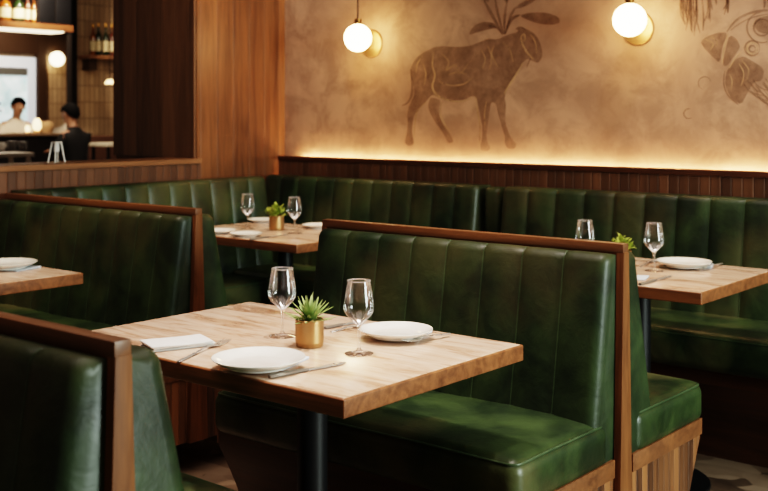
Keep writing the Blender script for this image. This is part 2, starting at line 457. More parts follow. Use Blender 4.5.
KICK = [(0, .0), (.004, .02), (.02, .045), (.05, .075)]     # eased toe kick
def base_poly(yf, yi, zt, inset=.025, slope=.12):
    """outline (y,z) of a plinth whose front leans in to the floor; yf front edge of seat (negative side), yi inner plane"""
    s = -1 if yf < yi else 1
    a = yf - s * inset
    pts = [(yi, 0.0), (yi, zt), (a, zt), (a, zt - .05)]
    for i in range(1, 9):
        f = i / 8; pts.append((a - s * slope * math.sin(f * PI / 2) ** 1.0, (zt - .05) * (1 - f) ** 1.0 if f < 1 else 0.0))
    return pts
def half_poly(hw_top, hw_bot, z0, z1): return [(-hw_bot, z0), (hw_bot, z0), (hw_top, z1), (-hw_top, z1)]

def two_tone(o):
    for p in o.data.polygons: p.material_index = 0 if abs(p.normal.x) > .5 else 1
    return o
def double_bench(label, x0, x1, yc, rear_x0=None, cap_left=True, rear_depth=.505, floating=False):
    L = x1 - x0; cx = (x0 + x1) / 2
    t = thing('double_booth_bench', label, 'booth bench', (cx, yc, 0), 0, 'back to back booth benches')
    h = L / 2; pw = .019; ZC = .958
    zb_ = .125 if floating else 0.0
    MB().prism(half_poly(.013, .034, zb_, .934), 'X', -h + pw, h - pw).build('divider_panel', M['walnut_v'], t)
    MB().box(-h, h - .0, -.0155, .0155, .934, ZC, .0025).build('top_rail', M['walnut'], t)
    for s in (-1, 1):
        if s < 0 and not cap_left: continue
        a, b = (h - pw, h + .0015) if s > 0 else (-h - .0015, -h + pw)
        MB().prism(half_poly(.015, .043, zb_, .9355), 'X', a, b, .0018).build('end_post', M['walnut_v'], t)
    rx0 = (rear_x0 - cx) if rear_x0 is not None else -h
    for side in (-1, 1):
        xa, xb = (-h, h) if side < 0 else (rx0, h)
        xa += pw if (side < 0 and cap_left) or (side > 0 and rear_x0 is None) else 0.0
        xb -= pw if side < 0 else .004
        LL = xb - xa; mid = (xa + xb) / 2
        n = max(1, round(LL / .128))
        mb = backrest_bm(LL - .004, .13, .40, .936, *((-.142, -.062) if side < 0 else (-.195, -.080)), -.012, nch=n)
        if side > 0: rot_z180(mb)
        mb.xform(Matrix.Translation((mid, 0, 0))); mb.welts.xform(Matrix.Translation((mid, 0, 0)))
        finish_back(mb, t)
        y0, y1 = (-.505, -.06) if side < 0 else (.06, rear_depth)
        seat(t, xa, xb + .006, y0, y1, .385, .507, r=.036)
        yi = side * .02
        bp = base_poly(-.505 if side < 0 else rear_depth, yi, .396)
        if floating:   # panels stop above the floor over a set-back foot
            bp = [(p, max(q, .125)) for p, q in bp]
            bp = [p for k, p in enumerate(bp) if k == 0 or p != bp[k - 1]]
            MB().box(xa + .05, xb - .62, min(side * .03, side * .30), max(side * .03, side * .30), 0, .13).build('set_back_foot', M['base_dark'], t)
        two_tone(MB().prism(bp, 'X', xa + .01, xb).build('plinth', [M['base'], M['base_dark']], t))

        # apron board on the exposed end, standing proud of the slats
        a = side * .48; lo, hi = min(a, side * .036), max(a, side * .036)
        MB().box(xb - .012, xb + .007, lo, hi, .355, .402, .002).build('apron_board', M['walnut'], t)
        if cap_left and side < 0: MB().box(xa + .0, xa + .014, lo, hi, .352, .397, .002).build('apron_board', M['walnut'], t)
    return t

X_MAIN = (-2.356, -1.296)
double_bench('green leather double booth bench with walnut rail directly behind the near table', X_MAIN[0], X_MAIN[1], 2.565)
double_bench('green leather double booth bench nearest the viewer, cut off by the bottom left corner', -2.373, -1.313, .988, rear_depth=.575)
double_bench('green leather double booth bench running to the low slatted wall, behind the single plate table', -4.215, -2.97, 2.565, rear_x0=-3.735, cap_left=False, floating=True)

def wall_bench(label, length, phase, loc, rz, pitch=.14, ends=True, base_mat='base_dark', nch=None, cut=0.0):
    """banquette against a wall; local frame: faces -Y, wall at y=0, x centred"""
    t = thing('wall_banquette', label, 'banquette', loc, rz)
    b = backrest_bm(length, pitch, .42, .972, -.19, -.115, -.004, nch=nch, phase=phase)
    finish_back(b, t)
    seat(t, -length / 2 + .002, length / 2 - .002 - cut, -.535, -.10, .372, .505, r=.04)
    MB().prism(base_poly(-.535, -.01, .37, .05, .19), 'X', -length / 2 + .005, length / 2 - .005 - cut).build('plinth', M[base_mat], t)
    return t
YW = 4.24
def wx(x0, x1): return x1 - x0, (x0 + x1) / 2
l, c = wx(-2.70, .10); wall_bench('long green leather wall banquette behind the right table, under the plaster wall', l, 0.0, (c, YW, 0), 0, nch=20)
l, c = wx(-4.235, -2.835); wall_bench('green leather wall banquette in the back corner, behind the table with four plates', l, 0.0, (c, YW, 0), 0, nch=11)
# left wall run: faces +X
l = 4.035 - 2.60; wall_bench('green leather banquette along the low slatted wall at left, below the wooden pillar', l, 0.0, (-4.245, (2.60 + 4.035) / 2, 0), PI / 2, nch=11, cut=.35)
t = thing('filler_pad', 'narrow green leather pad filling the gap between the two wall banquettes', 'pad', (-2.7675, YW, 0))
backrest_bm(.085, .085, .0, .962, -.10, -.10, -.004, amp=.006).build('padded_panel', M['leather'], t, 40)

# ------------------------------------------------------------------ tables
def table(label, x0, x1, y0, y1, colx, coly):
    t = thing('pedestal_table', label, 'table', (colx, coly, 0), 0, 'walnut edged pedestal tables')
    a, b, c, d = x0 - colx, x1 - colx, y0 - coly, y1 - coly
    MB().rbox((a, c, .711), (b, d, .749), .004, (2, 2, 2)).build('table_slab', M['table_edge'], t, 30)
    MB().rbox((a + .006, c + .006, .742), (b - .006, d - .006, .7502), .0015, (2, 2, 1)).build('top_veneer', M['table_top'], t, 30)
    MB().lathe([(0, .008), (.036, .008), (.036, .70), (0, .70)], 32).build('column', M['black'], t, 40)
    MB().box(-.16, .16, -.12, .12, .700, .7105, .002).build('mounting_plate', M['black'], t)
    MB().lathe([(0, 0), (.235, 0), (.24, .004), (.238, .011), (.20, .016), (.05, .02), (.045, .03), (.037, .034), (0, .034)], 48).build('base_disc', M['black'], t, 40)
    return t
table('walnut edged square table in the near centre with pale veined top, set for two', -2.300, -1.366, 1.540, 2.181, -1.750, 1.860)
table('walnut edged table at right, in front of the long wall banquette, with bushy plant', -2.280, -1.346, 3.163, 3.800, -1.728, 3.530)
table('walnut edged table in the back corner, set with four plates and a brass pot', -4.020, -3.160, 3.263, 3.880, -3.56, 3.60)
table('walnut edged table cut off by the left picture edge, holding one plate', -4.120, -3.161, 1.575, 2.213, -3.62, 1.90)
TZ = .7502

# ------------------------------------------------------------------ tableware
def plate_proto():
    R = .1
    p = [(0, .003), (.055, .003), (.058, .0), (.064, .0), (.066, .004), (.085, .010), (.0985, .0185), (.1, .0200), (.0995, .0212), (.097, .0208), (.084, .0135), (.068, .0085), (.062, .0075), (0, .0075)]
    return p
PLATES = []
def plate(px, py, r, label, z=TZ, group='white dinner plates'):
    c = at_z(px, py, z + .02 * r / .1)
    s = r / .1
    mb = MB().lathe([(a * s, b * min(1, s * 1.05)) for a, b in plate_proto()], 64)
    o = mb.build('dinner_plate', M['china'], None, 40); o.location = (c.x, c.y, z)
    tag(o, label, 'plate', group); return o
def napkin(cx, cy, w, d, rz, h, label, mat='linen', layers=1, z=TZ):
    t = thing('folded_napkin', label, 'napkin', (cx, cy, z + .0003), rz, 'folded napkins')
    for i in range(layers):
        hh = h / layers
        def fn(p, i=i):
            x, y, zz = p
            return (x + .003 * i, y + .002 * i * (1 if i % 2 else -1), zz + .0012 * math.sin(25 * x + i) * (zz > 0.002) + .001 * math.sin(31 * y + 2 * i) * (zz > .002))
        MB().rbox((-w / 2, -d / 2, hh * i), (w / 2, d / 2, hh * (i + 1) - .0004), min(.0022, hh * .45), (8, 8, 1), fn).build('folded_layer', M[mat], t, 50)
    return t
def two_px(a, b, z=TZ):
    p, q = at_z(a[0], a[1], z), at_z(b[0], b[1], z); d = q - p
    return (p + q) / 2, math.atan2(d.y, d.x), d.length
def strip_outline(st):   # list of (x, halfwidth, z)
    return st
def flat_solid(mb, st, th):
    """swept flat bar along x with half width and height profile"""
    b = bmesh.new(); secs = []
    for x, w, z in st:
        secs.append([b.verts.new(p) for p in ((x, -w, z + th * .35), (x, -w * .6, z), (x, w * .6, z), (x, w, z + th * .35), (x, w * .6, z + th), (x, -w * .6, z + th))])
    for A, B in zip(secs, secs[1:]):
        for k in range(6): b.faces.new((A[k], A[(k + 1) % 6], B[(k + 1) % 6], B[k]))
    b.faces.new(secs[0][::-1]); b.faces.new(secs[-1]); bmesh.ops.recalc_face_normals(b, faces=b.faces[:]); mb.merge(b)
def fork(a, b, label, z=TZ, flip=False):
    c, rz, L = two_px(a, b, z + .003)
    t = thing('dinner_fork', label, 'fork', (c.x, c.y, z + .0006), rz, 'steel forks')
    k = L / .2
    m = MB(); flat_solid(m, [(x * k, w, h) for x, w, h in ((-.1, .0035, .0), (-.097, .006, .0), (-.06, .0055, .001), (-.02, .0035, .004), (.015, .003, .0055), (.03, .0065, .004), (.042, .0115, .002), (.05, .0122, .001))], .0024)
    m.build('handle', M['steel'], t, 45)
    m = MB()
    for i in range(4):
        y = -.0098 + i * .00653
        b = MB(); flat_solid(b, [(x * k, w, h) for x, w, h in ((.047, .0023, .001), (.07, .002, .0008), (.09, .0017, .002), (.1, .0006, .0036))], .0018)
        b.xform(Matrix.Translation((0, y, 0))); m.merge(b.bm)
    m.build('tines', M['steel'], t, 45)
    return t
def knife(a, b, label, z=TZ):
    c, rz, L = two_px(a, b, z + .003)
    t = thing('table_knife', label, 'knife', (c.x, c.y, z + .0005), rz, 'steel table knives')
    k = L / .22
    m = MB(); flat_solid(m, [(x * k, w, 0) for x, w in ((-.11, .006), (-.107, .009), (-.07, .0088), (-.03, .0078), (-.005, .007))], .0065)
    m.build('handle', M['steel_dark'], t, 45)
    m = MB(); flat_solid(m, [(x * k, w, .0012) for x, w in ((-.008, .006), (.0, .008), (.04, .0105), (.08, .0105), (.098, .0075), (.108, .0025), (.11, .0006))], .0022)
    m.build('blade', M['steel'], t, 45)
    return t
def wine_proto():
    return [(.0325, .0008), (.033, .0018), (.028, .0030), (.014, .0052), (.006, .0085), (.0042, .014), (.0034, .03), (.0035, .05), (.0042, .060), (.0070, .0665),
            (.0165, .0760), (.0265, .0865), (.0330, .0955), (.0355, .1040), (.0354, .1100), (.0338, .121), (.0306, .142), (.0278, .158), (.0262, .1665)]
GLASS0 = None
def wine_glass(px, py, label):
    global GLASS0
    c = at_z(px, py, TZ)
    if GLASS0 is None:
        t = thing('wine_glass', label, 'wine glass', (c.x, c.y, TZ), 0, 'stemmed wine glasses')
        p = wine_proto()
        MB().lathe([(0, .0008)] + p[:5] + [(.0042, .014)], 48).build('foot', M['glass'], t, 60)
        MB().lathe(p[5:10], 32).build('stem', M['glass'], t, 60)
        MB().lathe([(0, .0655)] + p[9:], 56).build('bowl', M['glass'], t, 60)
        MB().lathe([(.0262 + .0009 * math.cos(a), .1665 + .0009 * math.sin(a)) for a in [2 * PI * i / 8 for i in range(9)]], 56).build('rim', M['glass_rim'], t, 60)
        GLASS0 = t; return t
    return copy_tree(GLASS0, loc=(c.x, c.y, TZ), label=label)
t_ = NT('glass_rim'); t_.set(Base_Color=(.9, .9, .9, 1), Roughness=.08, Transmission_Weight=.75, IOR=1.45); t_.l(t_.mix(t_.noise(t_.coord(), 10), (.95, .95, .95, 1), (.9, .9, .9, 1)), t_.b.inputs['Base Color']); M['glass_rim'] = t_.m

def leaf_blade(mb, root, az, el, L, w, curve, thick=.0022):
    b = bmesh.new(); secs = []; n = 6
    for i in range(n + 1):
        f = i / n; e = el + curve * f
        ww = w * (math.sin(PI * min(1, .22 + .78 * f)) ** .8 if f > .35 else .72 + .6 * f * .75) if f < 1 else .0003
        r = 0; z = 0
        for q in range(i):
            ee = el + curve * q / n; r += L / n * math.cos(ee); z += L / n * math.sin(ee)
        p = Vector((r * math.cos(az), r * math.sin(az), z)) + Vector(root)
        sd = Vector((-math.sin(az), math.cos(az), 0)); up = Vector((-math.sin(e) * math.cos(az), -math.sin(e) * math.sin(az), math.cos(e)))
        secs.append([b.verts.new(p + sd * ww), b.verts.new(p + up * thick * (1 - f * .6) * .3), b.verts.new(p - sd * ww), b.verts.new(p - up * thick * (1 - f * .6))])
    for A, B in zip(secs, secs[1:]):
        for k in range(4): b.faces.new((A[k], A[(k + 1) % 4], B[(k + 1) % 4], B[k]))
    b.faces.new(secs[0]); b.faces.new(secs[-1][::-1]); bmesh.ops.recalc_face_normals(b, faces=b.faces[:]); mb.merge(b)
def potted(px, py, label, kind, s=1.0, seed=3):
    c = at_z(px, py, TZ); rnd = random.Random(seed)
    t = thing('potted_succulent' if kind == 'spiky' else 'potted_bushy_plant', label, 'potted plant', (c.x, c.y, TZ + .0003), 0, 'plants in brass pots')
    R, Hh = .0335 * s, .064 * s
    pot = MB().lathe([(0, 0), (R * .93, 0), (R * .95, .002), (R * .95, .006), (R * .985, .008), (R, .012), (R, Hh - .001), (R - .0015, Hh), (R - .003, Hh - .001), (R - .003, Hh - .012), (0, Hh - .012)], 48).build('brass_pot', M['brass'], t, 40)
    MB().lathe([(0, Hh - .006), (R - .004, Hh - .009)], 32).build('soil', M['soil'], t, 40)
    m = MB()
    if kind == 'spiky':
        for ring, (n, el, L, w) in enumerate([(12, .12, .062, .0062), (12, .42, .062, .006), (10, .78, .058, .0056), (7, 1.1, .056, .005), (4, 1.38, .058, .0044)]):
            for i in range(n):
                leaf_blade(m, (0, 0, Hh - .006 + .002 * ring), 2 * PI * (i + .5 * (ring % 2) + rnd.uniform(-.18, .18)) / n, el + rnd.uniform(-.08, .12), L * rnd.uniform(.88, 1.1) * s, w * s, rnd.uniform(-.15, .25))
        m.build('leaves', M['leaf'], t, 50)
    else:
        for i in range(95):
            az = rnd.uniform(0, 2 * PI); rr = rnd.uniform(0, .036) * s; h = Hh + rnd.uniform(-.004, .046) * s * (1 - rr / .07)
            leaf_blade(m, (rr * math.cos(az), rr * math.sin(az), h), az + rnd.uniform(-.9, .9), rnd.uniform(.0, 1.3), rnd.uniform(.018, .03) * s, rnd.uniform(.0055, .009) * s, rnd.uniform(-1.0, -.1), .001)
        for i in range(14):
            az = rnd.uniform(0, 2 * PI); rr = rnd.uniform(.0, .022)
            m.tube([(0, 0, Hh - .012), (rr * .6 * math.cos(az), rr * .6 * math.sin(az), Hh + .008), (rr * math.cos(az), rr * math.sin(az), Hh + .036)], .0011, 5)
        m.build('leaves', M['leaf2'], t, 50)
    return t

# near table
napkin(-1.985, 1.648, .088, .15, -.35, .014, 'thick folded white napkin beside the fork at the near corner of the near table', 'linen', 3)
c = at_z(266, 362, TZ); napkin(c.x, c.y, .15, .125, .28, .0045, 'thin pale napkin under the front plate of the near table', 'linen_blue', 1)
plate(258.5, 357, .1, 'white round plate at the front of the near table, beside a knife', TZ + .0062)
c = at_z(402, 334, TZ); napkin(c.x, c.y, .12, .10, .2, .0045, 'thin pale napkin under the rear plate of the near table', 'linen_blue', 1)
plate(396, 329, .0895, 'white round plate at the back of the near table, next to the booth back', TZ + .0062)
fork((178, 361), (227, 340), 'steel fork on the near table between the folded napkin and the front plate')
knife((269, 377), (346, 362), 'steel knife lying in front of the front plate near the table edge')
fork((450, 333), (404, 341.5), 'steel fork on the near table right of the rear plate, tines towards the plate', TZ + .006)
knife((324, 328), (361, 321), 'dark steel knife behind the brass pot, left of the rear plate, further one of two')
fork((331, 331.3), (366, 325), 'steel fork behind the brass pot, left of the rear plate, nearer one of two')
wine_glass(282.3, 336.6, 'empty wine glass left of the spiky plant on the near table')
wine_glass(359, 354, 'empty wine glass right of the spiky plant on the near table')
potted(309.5, 346, 'spiky green succulent in a brass pot between two wine glasses on the near table', 'spiky', 1.0)
# right table
wine_glass(585, 267, 'empty wine glass partly hidden behind the middle booth rail, left of the bushy plant')
wine_glass(654, 271, 'empty wine glass on the right table in front of its plate')
potted(622, 268, 'bushy yellow green plant on the right table, peeping above the middle booth rail', 'bushy', 1.0, 5)
plate(684, 261, .097, 'white round plate on the right table in front of the long banquette', TZ + .005)
c = at_z(695, 266, TZ); napkin(c.x, c.y, .12, .1, .3, .0035, 'thin pale napkin under the plate of the right table', 'linen_blue', 1)
fork((722, 263), (696, 269.5), 'steel fork beside the plate on the right table, tines towards the plate', TZ + .005)
knife((640, 284.5), (671, 275.5), 'steel knife on the right table in front of the wine glass')
fork((640, 266.5), (656, 260), 'steel fork behind the wine glass on the right table, left of its plate')
c = at_z(640, 279, TZ); napkin(c.x - .03, c.y, .10, .09, .3, .004, 'pale napkin on the right table beside the knife, half hidden by the booth end', 'linen_blue', 1)
# corner table
wine_glass(247.5, 229, 'empty wine glass left of the brass pot on the corner table')
wine_glass(294.5, 233.5, 'empty wine glass right of the brass pot on the corner table')
potted(276.5, 230, 'small leafy plant in a brass pot between the two glasses on the corner table', 'bushy', 1.05, 8)
plate(262, 219, .075, 'white plate on the corner table behind the brass pot, against the banquette')
plate(220, 230, .075, 'white plate on the corner table furthest left, half hidden by the booth end post')
plate(246, 233, .074, 'white plate at the front of the corner table beside the knife')
plate(318, 224.5, .078, 'white plate on the corner table right of the glasses, half hidden by the booth rail')
knife((250, 239.5), (287, 234.3), 'steel knife on the corner table in front of the brass pot')
fork((215, 235.2), (229, 231.8), 'steel fork on the corner table left of the front plate')
# left table
plate(6, 261.5, .107, 'white plate on the table cut off by the left picture edge', TZ + .0045)
c = at_z(14, 268.5, TZ); napkin(c.x, c.y, .14, .12, .25, .004, 'pale napkin under the plate on the left edge table', 'linen_blue', 1)

# ------------------------------------------------------------------ the setting
def sbox(name, mat, *a, parent=None, bev=0.0):
    o = MB().box(*a, bev).build(name, mat, parent)
    return struct(o) if parent is None else o
XF, XB = -13.5, -11.8
sbox('floor', M['floor'], -14, 3.5, -2.5, 11.5, -.1, 0)
sbox('ceiling', M['ceiling'], -14, 3.5, -2.5, 11.5, 3.12, 3.2)
sbox('wall_back', M['plaster'], -4.90, 3.5, 4.345, 4.50, 0, 3.12)
sbox('trim_1', M['dado'], -4.246, 3.4, 4.244, 4.285, 0, 1.046)                       # slatted dado
sbox('trim_2', M['base_dark'], -4.246, 3.4, 4.236, 4.305, 1.046, 1.069, bev=.002)   # ledge hiding the strip
led = MB().box(-4.16, 3.3, 4.326, 4.342, 1.036, 1.046).build('cove_light', M['led']); tag(led, 'warm glowing light strip hidden behind the ledge along the plaster wall', 'light strip')
sbox('wall_pillar', M['pillar'], -4.98, -4.30, 3.70, 4.344, 0, 3.12)
sbox('trim_3', M['pillar_shaded'], -4.985, -4.305, 3.684, 3.699, 1.073, 3.12)
wl = sbox('wall_left', M['dado'], -4.50, -4.25, -2.4, 3.683, 0, 1.046)
sbox('trim_4', M['oak_cap'], -4.52, -4.24, -2.4, 3.683, 1.047, 1.072, bev=.003)

# globe sconces
def sconce(gx, gz, px_, pz, label):
    t = thing('globe_sconce', label, 'wall lamp', (px_, 4.344, pz), 0, 'globe sconces on the plaster wall')
    dx, dz = gx - px_, gz - pz; gy = -.144
    m = MB().lathe([(0, 0), (.074, 0), (.074, .006), (.070, .011), (.03, .014), (.026, .02), (0, .02)], 48).xform(Matrix.Rotation(PI / 2, 4, 'X')); m.build('backplate', M['brass'], t, 40)
    MB().tube([(0, -.015, 0), (0, -.05, 0), (dx * .6, gy + .075, dz * .5), (dx, gy + .05, dz)], .011, 12).build('arm', M['brass'], t, 40)
    R = .0705
    MB().lathe([(R * math.sin(a) , -R * math.cos(a)) for a in [PI * i / 20 for i in range(21)]], 40, (dx, gy, dz)).build('glass_globe', M['globe'], t, 60)
    MB().lathe([(0, .068), (.021, .068), (.021, .072), (.0185, .074), (.0185, .098), (0, .098)], 24, (dx, gy, dz)).build('cap', M['brass_dark'], t, 40)
    MB().tube([(dx, gy, dz + .098), (dx, gy, 3.12 - pz)], .0042, 8).build('rod', M['cord'], t, 40)
    return t
sconce(-3.63, 1.692, -3.657, 1.671, 'glowing opal globe lamp on a brass disc near the wooden pillar, rod in full view')
sconce(-2.105, 1.698, -2.136, 1.672, 'glowing opal globe lamp on a brass disc between the two painted animals')

# mural figures painted on the plaster
YM = 4.3425
def wpt(zx, zy, ox, oy, s): return at_y(ox + zx / s, oy + zy / s, YM)
def decal(polys, lines, name, mat, parent, org, T):
    mb = MB(); b = mb.bm
    for poly in polys:
        pts = []
        n = len(poly)
        for i in range(n):     # soften the outline
            p0, p1 = Vector(poly[i]), Vector(poly[(i + 1) % n]); pts += [p0.lerp(p1, .22), p0.lerp(p1, .78)]
        vs = [b.verts.new(wpt(p.x, p.y, *T) - org) for p in pts]
        for tri in tessellate_polygon([[Vector((p.x, p.y, 0)) for p in pts]]):
            if len(set(tri)) == 3: b.faces.new([vs[k] for k in tri])
    for pts, w in lines:
        P = [Vector(p) for p in pts]; Q = []
        for i in range(len(P) - 1):
            a, d_ = P[max(i - 1, 0)], P[min(i + 2, len(P) - 1)]
            for k in range(5):
                f = k / 5; p1, p2 = P[i], P[i + 1]
                Q.append(.5 * ((2 * p1) + (p2 - a) * f + (2 * a - 5 * p1 + 4 * p2 - d_) * f * f + (3 * p1 - a - 3 * p2 + d_) * f ** 3))
        Q.append(P[-1]); prev = None; N = len(Q)
        for i, q in enumerate(Q):
            tn = (Q[min(i + 1, N - 1)] - Q[max(i - 1, 0)]).normalized(); nr = Vector((-tn.y, tn.x)); ww = w * (.35 + .65 * math.sin(PI * (i + .5) / N))
            cur = [b.verts.new(wpt(*(q + nr * ww), *T) - org), b.verts.new(wpt(*(q - nr * ww), *T) - org)]
            if prev: b.faces.new((prev[0], prev[1], cur[1], cur[0]))
            prev = cur
    bmesh.ops.triangulate(b, faces=[f for f in b.faces if len(f.verts) > 4])
    for f in b.faces:
        f.normal_update()
        if f.normal.y > 0: f.normal_flip()
    return mb.build(name, mat, parent, None)
T1 = (390, 0, 3.067)
org = at_y(478, 85, YM)
mu = thing('mural_picture', 'faded brown goat like animal and leafy plant painted between the globe lamps', 'mural', org)
goat = [
 [(120,152),(95,165),(75,185),(62,212),(64,238),(72,262),(76,290),(60,320),(52,350),(55,385),(50,415),(44,438),(58,449),(75,440),(68,415),(68,385),(74,352),(94,330),(116,305),(130,290),(150,300),(170,305),(195,309),(230,306),(252,294),(266,300),(274,340),(282,380),(284,420),(276,448),(280,463),(302,463),(309,452),(297,435),(296,410),(300,375),(306,340),(310,312),(325,318),(330,345),(342,385),(353,420),(352,442),(362,457),(384,456),(388,440),(372,425),(363,405),(354,380),(354,345),(356,318),(350,298),(366,262),(388,226),(406,194),(420,180),(440,188),(454,193),(466,178),(467,155),(460,130),(447,107),(430,94),(410,85),(388,88),(395,97),(360,107),(330,121),(300,118),(275,129),(240,142),(200,144),(160,141),(138,143)],
 [(122,300),(140,300),(158,310),(150,335),(153,365),(168,390),(185,412),(196,435),(178,440),(170,420),(150,390),(134,368),(122,345),(116,325)]]
decal(goat, [([(63,212),(68,262),(66,292),(54,315),(36,324)], 3.5), ([(385,90),(400,84),(420,92)], 3), ([(430,180),(424,194),(420,205)], 2)], 'animal_figure', M['mural_dark'], mu, org, T1)
YM = 4.3412
decal([], [([(134,160),(130,200),(138,232),(130,262),(140,288),(170,305),(215,312),(252,300)], 3), ([(402,110),(404,130),(420,160),(440,182)], 3.5), ([(350,288),(366,262),(388,228),(408,192)], 3), ([(160,165),(180,190),(172,215),(200,200),(215,225),(240,195)], 1.8),
           ([(278,150),(292,180),(284,210)], 1.8), ([(300,140),(312,180),(304,215)], 1.8), ([(320,140),(312,165),(330,205)], 2), ([(178,230),(205,222),(236,228)], 1.6), ([(262,296),(268,340),(276,390),(274,440)], 2), ([(400,112),(412,105),(414,122),(404,124)], 2.5),
           ([(112,312),(84,342),(76,380),(74,420)], 2), ([(160,312),(154,345),(168,382),(188,408)], 2), ([(100,172),(84,196),(80,222)], 1.8), ([(98,190),(110,225),(104,262)], 1.6), ([(150,250),(185,262),(225,258),(250,240)], 1.8), ([(296,310),(290,350),(292,400)], 1.6), ([(345,130),(366,150),(378,190)], 1.8), ([(430,105),(446,130),(450,165)], 1.8)], 'pale_outline', M['mural_pale'], mu, org, T1)
YM = 4.3425
decal([[(395,48),(430,38),(480,38),(518,52),(522,70),(500,76),(460,74),(425,62)], [(240,108),(255,80),(285,66),(320,70),(330,85),(300,90),(265,100)], [(378,28),(405,6),(450,-14),(466,-18),(440,6),(410,22)], [(352,10),(345,-30),(358,-70),(372,-40),(368,0)], [(300,10),(276,-20),(262,-60),(290,-40),(308,-6)]],
      [([(350,105),(352,50),(360,0)], 4), ([(345,105),(315,50),(288,0)], 5), ([(348,105),(332,45),(322,-5)], 4), ([(352,105),(372,60),(398,46)], 5), ([(354,104),(370,50),(386,20)], 4), ([(344,104),(326,84),(300,78)], 3)], 'plant_motif', M['mural_line'], mu, org, T1)
T2 = (668, 0, 4.09)
org2 = at_y(745, 60, YM)
mu2 = thing('mural_picture', 'faded brown creature with scrolls and fronds painted at the right edge of the wall', 'mural', org2)
decal([[(132,170),(160,148),(200,135),(238,132),(240,150),(222,190),(212,258),(190,240),(150,200)], [(252,140),(285,162),(296,195),(268,230),(248,262),(232,272),(224,258),(236,200)],
       [(240,290),(275,242),(310,228),(350,252),(395,282),(385,330),(350,335),(320,390),(300,428),(265,410),(240,370),(232,330)], [(350,90),(380,68),(430,62),(440,130),(400,140),(360,125)], [(410,300),(470,280),(520,330),(480,420),(430,380)]],
      [([(240,130),(280,82),(340,52),(409,42),(480,50)], 5), ([(255,125),(300,92),(350,70),(409,58)], 3), ([(232,290),(228,340),(246,390),(290,430)], 3)], 'creature_figure', M['mural_dark'], mu2, org2, T2)
def circ(cx, cy, r, w, a0=0, a1=2 * PI): return ([(cx + r * math.cos(a0 + (a1 - a0) * i / 10), cy + r * math.sin(a0 + (a1 - a0) * i / 10)) for i in range(11)], w)
rr = random.Random(4)
fr = []
for i in range(34):
    x = rr.uniform(52, 175); L = rr.uniform(60, 165) * (1 - abs(x - 110) / 150); fr.append(([(x, -20), (x + rr.uniform(-8, 8), L * .5), (x + rr.uniform(-18, 14), L)], rr.uniform(2, 4)))
for i in range(10):
    x = rr.uniform(190, 250); L = rr.uniform(10, 65); fr.append(([(x, -20), (x + 4, L * .4), (x + rr.uniform(-10, 10), L)], rr.uniform(2, 4)))
for i in range(9):
    x = rr.uniform(380, 440); fr.append(([(x, -20), (x + 6, 8), (x + rr.uniform(-6, 14), rr.uniform(15, 40))], 3))
for i in range(16):
    x = rr.uniform(300, 400); y = rr.uniform(310, 390); fr.append(([(x, y), (x + 30, y + 35), (x + rr.uniform(50, 90), y + rr.uniform(45, 70))], rr.uniform(1.5, 3)))
decal([], fr, 'frond_pattern', M['mural_line'], mu2, org2, T2)
for cc in (circ(345, 197, 30, 4), circ(345, 200, 13, 4), circ(385, 112, 62, 4, 1.2, 4.6), circ(385, 112, 34, 4), circ(150, 340, 26, 2, 2, 6), circ(85, 465, 20, 3, 1, 5)):
    decal([], [cc], 'painted_scroll', M['mural_line'], mu2, org2, T2)
YM = 4.3412
decal([], [([(150,160),(185,178),(172,205)], 2), ([(175,150),(200,170),(196,190)], 2), ([(246,135),(236,170),(226,215),(222,262)], 3), ([(300,210),(270,245),(250,280)], 3), circ(345, 197, 22, 3), ([(300,245),(330,285),(320,330)], 2), ([(290,260),(310,300),(300,350)], 2), ([(250,300),(262,330),(258,370)], 2)], 'pale_outline', M['mural_pale'], mu2, org2, T2)

# ------------------------------------------------------------------ the bar seen over the low wall
y73 = at_x(73, 0, XB).y; yw1 = at_x(33, 0, XF).y
wf = sbox('wall_far', M['tile'], XF - .15, XF, 4.6, 11.4, 0, 3.12)
sbox('wall_tiled', M['tile'], XB - .06, XB, y73, 11.4, 0, 3.12)
p = at_x(36.5, 0, XF + .05).y; q = at_x(45, 0, XF + .05).y; sbox('trim_5', M['brown_trim'], XF, XF + .1, p, q, 0, 3.12)
p = at_x(27, 0, XF + .05).y; sbox('trim_6', M['brown_trim'], XF, XF + .06, 4.7, yw1 + .7, at_x(20, 54, XF).z, 3.11)
p = at_x(70, 0, XB + .02).y; q = at_x(75.5, 0, XB + .02).y; sbox('trim_7', M['bar_dark'], XB + .001, XB + .06, p, q, .0, 3.12)
# window
zt = at_x(20, 57, XF + .03).z; zi = at_x(20, 68, XF + .03).z; zj = at_x(20, 75.5, XF + .03).z; yi = at_x(26.5, 0, XF + .03).y
win = thing('window_1', 'tall daylit window with white frame behind the bar', 'window', (XF, yw1 - .9, 0)); win['kind'] = 'structure'
del win['label']; del win['category']
def wbox(name, mat, y0, y1, z0, z1, x0, x1): return MB().box(x0, x1, y0 - (yw1 - .9), y1 - (yw1 - .9), z0, z1).build(name, mat, win)
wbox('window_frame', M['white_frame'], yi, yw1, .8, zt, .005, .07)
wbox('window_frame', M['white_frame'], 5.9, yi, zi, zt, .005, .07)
wbox('transom', M['grey_trim'], 5.9, yi, zj, zi, .005, .06)
wbox('mullion', M['grey_trim'], 5.9, 6.0, .8, zj, .005, .06)
wbox('pane', M['pane'], 6.0, yi, .8, zj, .005, .03)

